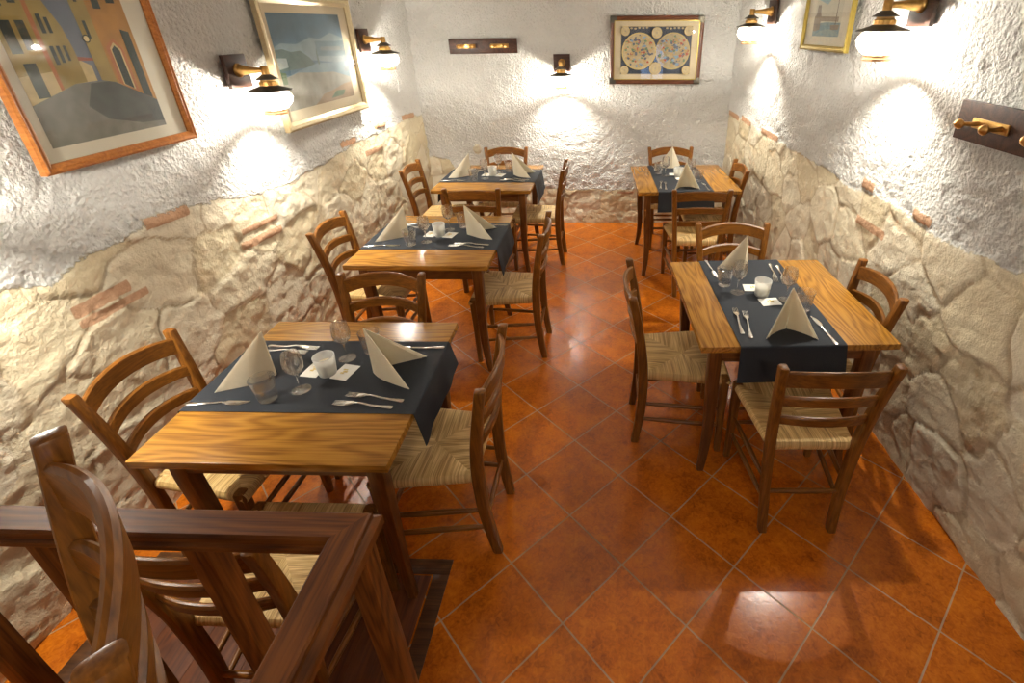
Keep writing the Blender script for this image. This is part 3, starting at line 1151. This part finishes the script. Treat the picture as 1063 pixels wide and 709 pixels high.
SL, SR = math.atan(.035), math.atan(.0625)
LAMPS = [
    (LX(2.69) + .036, 2.69, 1.737, -SL, 'lit brass lantern on the left wall between the two paintings'),
    (LX(4.12) + .036, 4.12, 1.845, -SL, 'lit brass lantern on the left wall next to the back corner'),
    (RX(2.42) - .036, 2.42, 1.972, PI + SR, 'large lit brass lantern on the right wall above the hook board'),
    (RX(4.18) - .036, 4.18, 1.985, PI + SR, 'lit brass lantern on the right wall next to the back corner'),
    (-.428, YB - .036, 1.605, -PI / 2, 'lit brass lantern in the middle of the back wall'),
    (LX(1.12) + .036, 1.12, 1.72, -SL, 'lit brass lantern on the left wall nearest the camera'),
]
lp = None
for x, y, z, rz, lab in LAMPS:
    if lp is None:
        lp = lantern_proto(lab)
        lp.location, lp.rotation_euler = (x, y, z), (0, 0, rz)
    else:
        copy_thing(lp, (x, y, z), rz, lab)

def added_fill_lamp():  # dome added out of view, behind the camera, to fill the room with light
    t = thing('added_fill_lamp', 'added fill light dome, unseen, on the ceiling behind the camera', 'lamp', (.25, -1.05, ZC))
    bm = bmesh.new()
    lathe(bm, [(0, -.012), (.175, -.012), (.18, -.02), (.18, 0), (0, 0)], 40)
    finish('base_plate', bm, M['brass'], t)
    bm = bmesh.new()
    lathe(bm, [(.168, -.013), (.16, -.045), (.12, -.078), (.06, -.095), (0, -.1)], 40)
    finish('dome', bm, M['dome'], t)
added_fill_lamp()

# ------------------------------------------------------------------ hook boards
def hook_board(label, loc, rz, w, h, fittings):
    """local x along the wall (0 = middle), +y out of the wall"""
    t = thing('hook_board', label, 'coat hooks', loc, rz, 'hook boards')
    bm = bmesh.new()
    box(bm, (-w / 2, 0, -h / 2), (w / 2, .02, h / 2), .003)
    o = finish('board', bm, M['dark_wood'], t)
    o['label'] = 'dark wooden board'
    for cx in fittings:
        bm = bmesh.new()
        box(bm, (cx - .085, .02, -.018), (cx + .085, .027, .018), .003)
        pl = finish('hook_plate', bm, M['brass'], t)
        pl['label'] = 'brass plate with two pegs'
        for s in (-1, 1):
            bm = bmesh.new()
            x = cx + s * .055
            tube(bm, [(x, .027, 0), (x + s * .002, .05, -.001), (x + s * .004, .075, 0), (x + s * .005, .083, 0)], [.0095, .0075, .0075, .0085], 14)
            tube(bm, [(x + s * .005, .080, 0), (x + s * .005, .084, 0), (x + s * .005, .092, 0), (x + s * .005, .102, 0), (x + s * .005, .110, 0)], [.009, .016, .0185, .013, .003], 16)
            finish('peg', bm, M['brass'], pl)
    return t
hook_board('dark hook board with brass pegs high on the back wall', (-1.158, YB - .034, 1.757), PI, .64, .128, (-.155, .155))
hook_board('dark hook board with brass pegs on the right wall, cut off by the frame edge', (RX(1.71) - .034, 1.71, 1.573), PI / 2 + SR, .64, .140, (-.15, .15))

# ------------------------------------------------------------------ framed pictures
def frame_bars(bm, w, h, fw, depth, prof_h, mi=0):
    """mitred frame around w x h (outer), local x right, z up, +y out of the wall"""
    sec = [(0, 0), (0, depth * .8), (fw * .25, depth), (fw * .45, depth * .86), (fw * .62, depth * .9), (fw, depth * .55), (fw, 0)]
    cs = [(-w / 2, -h / 2, 1, 1), (w / 2, -h / 2, -1, 1), (w / 2, h / 2, -1, -1), (-w / 2, h / 2, 1, -1)]
    rings = [[Vector((cx + sx * o, y, cz + sz * o)) for o, y in sec] for cx, cz, sx, sz in cs]
    vs = [[bm.verts.new(p) for p in r] for r in rings]
    n = len(sec)
    for a in range(4):
        b = (a + 1) % 4
        for i in range(n):
            j = (i + 1) % n
            f = bm.faces.new((vs[a][i], vs[a][j], vs[b][j], vs[b][i]))
            f.material_index = mi

def art_piece(name, parent, polys, y0, mats):
    """flat painted shapes, each a hair's breadth of paint above the last"""
    bm = bmesh.new()
    for k, (mi, pts) in enumerate(polys):
        vs = [bm.verts.new((x, y0 + k * .00012, z)) for x, z in pts]
        f = bm.faces.new(vs)
        f.material_index = mi
    me = bpy.data.meshes.new(name)
    bm.normal_update()
    bm.to_mesh(me); bm.free()
    for m in mats:
        me.materials.append(m)
    o = bpy.data.objects.new(name, me)
    COL.objects.link(o)
    o.parent = parent
    return o

def paint(name, c, var=.22, scale=40):
    return plain('paint_' + name, c, .7, var=var, scale=scale)

def picture(name, label, cat, loc, rz, w, h, fw, depth, mframe, mmat, tilt=0.0):
    t = thing(name, label, cat, loc, rz)
    t.rotation_euler = (tilt, 0, rz)
    bm = bmesh.new()
    frame_bars(bm, w, h, fw, depth, 0)
    finish('frame', bm, mframe, t)
    bm = bmesh.new()
    box(bm, (-w / 2 + fw * .5, .002, -h / 2 + fw * .5), (w / 2 - fw * .5, .009, h / 2 - fw * .5))
    finish('mount', bm, mmat, t)
    bm = bmesh.new()
    box(bm, (-w / 2 + fw * .8, .0130, -h / 2 + fw * .8), (w / 2 - fw * .8, .0150, h / 2 - fw * .8))
    finish('glass_pane', bm, M['pane'], t)
    return t

def rect(x0, z0, x1, z1):
    return [(x0, z0), (x1, z0), (x1, z1), (x0, z1)]
def disc(cx, cz, rx, rz=None, n=28):
    rz = rz or rx
    return [(cx + rx * math.cos(2 * PI * k / n), cz + rz * math.sin(2 * PI * k / n)) for k in range(n)]

# street scene on the left wall; viewer's right is +world y, so local x = world y there
def street():
    w, h = .675, .93
    y0, z0 = 1.615, 1.478
    yc, zc = y0 + w / 2, z0 + h / 2
    t = picture('framed_painting', 'painting of a yellow village street in an orange wooden frame', 'painting', (LX(yc) + .042, yc, zc), -PI / 2 - SL,
                w, h, .034, .03, M['frame_oak'], M['mat_cream'])
    X = lambda y: -(y - yc)          # the group is turned so that local +y leaves the wall
    Z = lambda z: z - zc
    def P(*pts):
        return [(X(a), Z(b)) for a, b in pts]
    L0, L1, B0, B1 = 1.685, 2.166, 1.558, 2.325
    mats = [paint('sky', (.16, .19, .24), .3, 12), paint('road', (.20, .20, .17), .4, 22), paint('ochre', (.36, .27, .08), .35, 16), paint('amber', (.44, .22, .05), .35, 16),
            paint('brick', (.45, .17, .06)), paint('window', (.035, .05, .04)), paint('cream', (.62, .50, .24)), paint('dark_road', (.09, .10, .09), .4, 22),
            paint('roof', (.33, .09, .05))]
    polys = [(0, P((L0, B0), (L1, B0), (L1, B1), (L0, B1))),
             (1, P((L0, B0), (L1, B0), (L1, 1.665), (2.0, 1.754), (1.857, 1.754), (L0, 1.70))),
             (7, P((1.915, 1.75), (2.0, 1.752), (L1, 1.665), (L1, B0 + .02), (2.06, 1.585), (1.93, 1.62), (1.872, 1.675))),
             (6, P((1.857, 1.754), (1.945, 1.757), (1.945, 1.81), (1.91, 1.83), (1.857, 1.85))),
             (8, P((1.905, 1.828), (1.965, 1.826), (1.965, 1.834), (1.905, 1.842))),
             (2, P((L0, 1.70), (1.80, 1.735), (1.857, 1.754), (1.905, 1.757), (1.905, 1.86), (1.895, 1.94), (1.85, 2.06), (1.80, 2.2), (1.76, B1), (L0, B1))),
             (6, P((L0, 1.70), (1.80, 1.735), (1.80, 1.80), (L0, 1.79))),
             (4, P((1.795, 1.90), (1.80, 1.737), (1.812, 1.74), (1.812, 2.10), (1.80, 2.17))),
             (3, P((1.965, 1.757), (2.0, 1.754), (L1, 1.662), (L1, B1), (1.95, B1), (1.955, 2.05), (1.965, 1.95))),
             (2, P((1.962, 1.757), (2.02, 1.745), (2.01, B1), (1.95, B1), (1.958, 1.95))),
             (4, P((2.03, 1.74), (2.1, 1.70), (2.1, 1.86), (2.07, 1.90), (2.03, 1.87))),
             (6, P((2.045, 1.735), (2.088, 1.712), (2.088, 1.86), (2.066, 1.885), (2.045, 1.865))),
             (5, P((2.05, 1.735), (2.082, 1.716), (2.082, 1.855), (2.066, 1.874), (2.05, 1.86))),
             (5, P((2.115, 1.69), (2.15, 1.672), (2.15, 1.92), (2.115, 1.93)))]
    for a, b, c, d in ((1.70, 1.86, .035, .10), (1.75, 1.87, .028, .09), (1.70, 2.0, .035, .12), (1.755, 2.01, .025, .11), (1.70, 2.16, .035, .12), (1.755, 2.16, .02, .10),
                       (1.822, 1.82, .014, .06), (1.845, 1.825, .012, .055), (1.868, 1.83, .01, .05), (1.822, 1.92, .014, .06), (1.845, 1.92, .012, .05), (1.715, 1.72, .04, .11),
                       (1.975, 1.9, .012, .06), (1.975, 2.02, .012, .08), (2.04, 2.0, .03, .1), (2.1, 2.02, .035, .12), (2.04, 2.16, .03, .1)):
        polys.append((5, P((a, b), (a + c, b), (a + c, b + d), (a, b + d))))
    polys.append((5, [(X(1.965) + p, Z(1.90) + q) for p, q in disc(0, 0, .014)]))
    polys.append((6, [(X(1.965) + p, Z(1.90) + q) for p, q in disc(0, 0, .010)]))
    art_piece('painting', t, polys, .0095, mats)

def seascape():
    y0, y1, z0, z1 = 2.945, 3.955, 1.372, 2.105
    w, h = y1 - y0, z1 - z0
    yc, zc = (y0 + y1) / 2, (z0 + z1) / 2
    t = picture('framed_painting', 'painting of a blue bay and hills in a pale gilt frame', 'painting', (LX(yc) + .042, yc, zc), -PI / 2 - SL,
                w, h, .05, .035, M['frame_gold'], M['mat_tan'])
    X = lambda y: -(y - yc)
    Z = lambda z: z - zc
    def P(*pts):
        return [(X(a), Z(b)) for a, b in pts]
    A, B, C, D = 3.03, 3.81, 1.482, 2.008
    mats = [paint('deep_sky', (.075, .14, .19), .45, 8), paint('haze', (.18, .25, .27), .4, 10), paint('hill', (.085, .13, .12), .45, 14), paint('water', (.15, .23, .26), .45, 12),
            paint('shore', (.25, .24, .19), .5, 14), paint('scrub', (.08, .13, .06), .4, 20), paint('rust', (.27, .18, .10), .5, 14), paint('wall', (.30, .34, .32))]
    polys = [(0, P((A, C), (B, C), (B, D), (A, D))),
             (1, P((A, 1.78), (B, 1.70), (B, 1.86), (3.66, 1.90), (3.52, 1.865), (3.40, 1.875), (3.25, 1.84), (3.1, 1.85), (A, 1.83))),
             (2, P((A, 1.70), (3.41, 1.71), (3.36, 1.76), (3.27, 1.805), (3.18, 1.80), (3.10, 1.82), (A, 1.815))),
             (3, P((A, 1.66), (3.2, 1.69), (3.42, 1.725), (B, 1.712), (B, 1.60), (A, 1.60))),
             (7, P((A, 1.71), (3.12, 1.72), (3.12, 1.77), (A, 1.775))),
             (4, P((A, C), (B, C), (B, 1.61), (3.60, 1.66), (3.40, 1.67), (3.20, 1.685), (A, 1.66))),
             (5, P((A, 1.63), (3.075, 1.63), (3.08, 1.69), (A, 1.70))),
             (6, P((3.30, C), (B, C), (B, 1.58), (3.70, 1.575), (3.55, 1.55), (3.42, 1.535), (3.35, 1.50))),
             (5, P((3.5, 1.50), (3.66, 1.505), (3.70, 1.535), (3.58, 1.54))),
             (2, P((3.435, 1.715), (3.455, 1.715), (3.45, 1.80), (3.44, 1.80)))]
    art_piece('painting', t, polys, .0095, mats)

def harbour():
    y0, y1, z0, z1 = 2.982, 3.575, 1.757, 2.36
    w, h = y1 - y0, z1 - z0
    yc, zc = (y0 + y1) / 2, (z0 + z1) / 2
    t = picture('framed_print', 'small harbour print in an olive gilt frame on the right wall', 'picture', (RX(yc) - .042, yc, zc), PI / 2 + SR,
                w, h, .03, .025, M['frame_green_gold'], M['mat_cream'])
    X = lambda y: y - yc
    Z = lambda z: z - zc
    def P(*pts):
        return [(X(a), Z(b)) for a, b in pts]
    A, B, C, D = 3.447, 3.111, 1.835, 2.26
    mats = [paint('pale_sky', (.60, .58, .46), .1), paint('blue_sky', (.30, .46, .50), .15, 18), paint('harbour_water', (.22, .32, .34), .3, 30), paint('stonework', (.26, .22, .17), .3, 40),
            paint('mast', (.12, .09, .07))]
    polys = [(0, P((A, C), (B, C), (B, D), (A, D))),
             (1, P((A - .02, 2.03), (3.30, 2.0), (3.22, 2.05), (3.2, D), (A, D))),
             (2, P((A, C), (B, C), (B, 1.905), (3.28, 1.91), (A, 1.90))),
             (3, P((A, 1.86), (3.36, 1.87), (3.36, 1.915), (3.14, 1.91), (3.14, 1.935), (3.36, 1.94), (3.372, 1.96), (3.38, 2.0), (3.42, 2.0), (3.425, 1.95), (A, 1.94))),
             (4, P((3.175, 1.88), (3.165, 1.88), (3.168, 2.06), (3.172, 2.06))),
             (3, P((3.22, 1.87), (3.13, 1.87), (3.12, 1.895), (3.23, 1.895)))]
    art_piece('print', t, polys, .0095, mats)

def old_map():
    x0, x1, z0, z1 = .022, .868, 1.408, 1.983
    w, h = x1 - x0, z1 - z0
    xc, zc = (x0 + x1) / 2, (z0 + z1) / 2
    t = picture('framed_map', 'antique double circle chart in a brown frame with metal corners', 'picture', (xc, YB - .042, zc), PI,
                w, h, .036, .03, M['frame_brown'], M['mat_tan'])
    t.rotation_euler = (0, -.012, PI)
    for sx in (-1, 1):
        for sz in (-1, 1):
            bm = bmesh.new()
            cx, cz = sx * w / 2, sz * h / 2
            box(bm, (min(cx, cx - sx * .055) - .001, .004, min(cz, cz - sz * .036) - .001), (max(cx, cx - sx * .055) + .001, .0315, max(cz, cz - sz * .036) + .001), .001)
            box(bm, (min(cx, cx - sx * .036) - .001, .004, min(cz, cz - sz * .055) - .001), (max(cx, cx - sx * .036) + .001, .0312, max(cz, cz - sz * .055) + .001), .001)
            finish('corner_bracket', bm, M['corner_metal'], t)
    bm = bmesh.new()
    for lo, hi in (((-w / 2 + .036, .009, -h / 2 + .036), (w / 2 - .036, .016, -h / 2 + .043)), ((-w / 2 + .036, .009, h / 2 - .043), (w / 2 - .036, .016, h / 2 - .036)),
                   ((-w / 2 + .036, .009, -h / 2 + .043), (-w / 2 + .043, .016, h / 2 - .043)), ((w / 2 - .043, .009, -h / 2 + .043), (w / 2 - .036, .016, h / 2 - .043))):
        box(bm, lo, hi)
    finish('gilt_slip', bm, M['frame_green_gold'], t)
    mats = [paint('chart_blue', (.045, .06, .09), .4, 60), paint('chart_cream', (.42, .34, .20), .35, 45), paint('chart_ring', (.50, .38, .14)), paint('chart_red', (.40, .10, .06)),
            paint('chart_green', (.15, .22, .13)), paint('chart_ink', (.12, .13, .16)), paint('chart_tan', (.42, .29, .13)), paint('chart_sea', (.20, .30, .40))]
    W2, H2 = .325, .205
    r = random.Random(4)
    polys = [(1, rect(-W2, -H2, W2, H2)), (0, rect(-W2 + .006, -H2 + .006, W2 - .006, H2 - .006))]
    for s in (-1, 1):
        polys += [(2, disc(s * .155, -.005, .158)), (1, disc(s * .155, -.005, .149))]
        for k in range(130):
            a, q = r.uniform(0, 2 * PI), .135 * math.sqrt(r.random())
            cx, cz = s * .155 + q * math.cos(a), -.005 + q * math.sin(a)
            n = r.randint(5, 8)
            rr_ = r.uniform(.007, .02)
            pts = [(cx + rr_ * r.uniform(.5, 1.2) * math.cos(2 * PI * i / n), cz + rr_ * r.uniform(.4, 1.0) * math.sin(2 * PI * i / n)) for i in range(n)]
            polys.append((r.choice((3, 4, 5, 6, 6, 7, 5, 6)), pts))
    for cx, cz, rr_ in ((-.285, .165, .040), (.285, .165, .040), (-.285, -.165, .038), (.285, -.165, .038), (0, .15, .046), (0, -.15, .055)):
        polys += [(2, disc(cx, cz, rr_)), (1, disc(cx, cz, rr_ - .004)), (2, disc(cx, cz, rr_ * .45)), (1, disc(cx, cz, rr_ * .40)), (5, disc(cx, cz, .004))]
    for k in range(14):
        cx = -.23 + k * .0355
        if abs(cx) > .055:
            polys.append((1, disc(cx, .188 + r.uniform(-.004, .004), .012, .008)))
    art_piece('chart', t, polys, .0095, mats)

street(); seascape(); harbour(); old_map()

# ------------------------------------------------------------------ the railing on the landing
def railing():
    t = thing('landing_railing', 'dark oak railing with square balusters across the lower left corner', 'railing', (-.449, .646, 0))
    zt, hgt = 1.08, .045
    xo, yo, wd = -.449, .646, .064
    xl, ye = LX(.6) + .035, .325
    # hand rail profile: (offset inward from the outer edge, height)
    prof = [(0, zt - .020), (.004, zt - .016), (.004, zt - .004), (.008, zt), (wd - .006, zt), (wd - .001, zt - .005), (wd, zt - .016), (wd - .006, zt - .021), (wd - .006, zt - .028),
            (wd - .001, zt - .033), (wd - .001, zt - hgt), (-.008, zt - hgt), (-.008, zt - .024)]
    def place(pts):
        return [(x - xo, y - yo, z) for x, y, z in pts]
    bm = bmesh.new()
    a = place([(xl, yo - o, z) for o, z in prof])
    b = place([(xo - o, yo - o, z) for o, z in prof])
    loft(bm, [a, b])
    finish('hand_rail', bm, M['rail_x'], t)
    bm = bmesh.new()
    b = place([(xo - o - .0006, yo - o - .0006, z) for o, z in prof])
    c = place([(xo - o, ye, z) for o, z in prof])
    loft(bm, [b, c])
    finish('hand_rail', bm, M['rail_y'], t)
    ym = yo - .033
    posts = [(-.79 - .318 * k + .0, ym) for k in range(-1, 4)]
    posts[0] = (xo - .033, ym)
    for x, y in posts + [(xo - .033, ye + .03)]:
        bm = bmesh.new()
        box(bm, (x - .023 - xo, y - .023 - yo, 0 if y > .57 else PZ), (x + .023 - xo, y + .023 - yo, zt - hgt), .004)
        finish('baluster', bm, M['rail_z'], t)
railing()

# ------------------------------------------------------------------ camera, world, view
cam = bpy.data.cameras.new('camera')
co = bpy.data.objects.new('camera', cam)
COL.objects.link(co)
yaw, pitch, roll, f = -.044916, .461601, -.017656, 518.064
cy, sy, cp, sp = math.cos(yaw), math.sin(yaw), math.cos(pitch), math.sin(pitch)
fwd = Vector((sy * cp, cy * cp, -sp))
right = Vector((cy, -sy, 0))
up = right.cross(fwd)
cr, sr = math.cos(roll), math.sin(roll)
r2 = cr * right + sr * up
u2 = -sr * right + cr * up
m = Matrix((r2, u2, -fwd)).transposed().to_4x4()
m.translation = (0, 0, 1.9148)
co.matrix_world = m
cam.sensor_fit = 'HORIZONTAL'
cam.sensor_width = 36
cam.lens = f / 1063 * 36
cam.shift_x = -77.74 / 1063
cam.shift_y = -70.39 / 1063
cam.clip_start = .02
scene.camera = co

w = bpy.data.worlds.new('world')
scene.world = w
w.use_nodes = True
w.node_tree.nodes['Background'].inputs[0].default_value = (.6, .7, 1, 1)
w.node_tree.nodes['Background'].inputs[1].default_value = .2

vs = scene.view_settings
vs.view_transform = 'Standard'
vs.look = 'None'
vs.gamma = 1
vs.use_curve_mapping = False
vs.exposure = 0.38
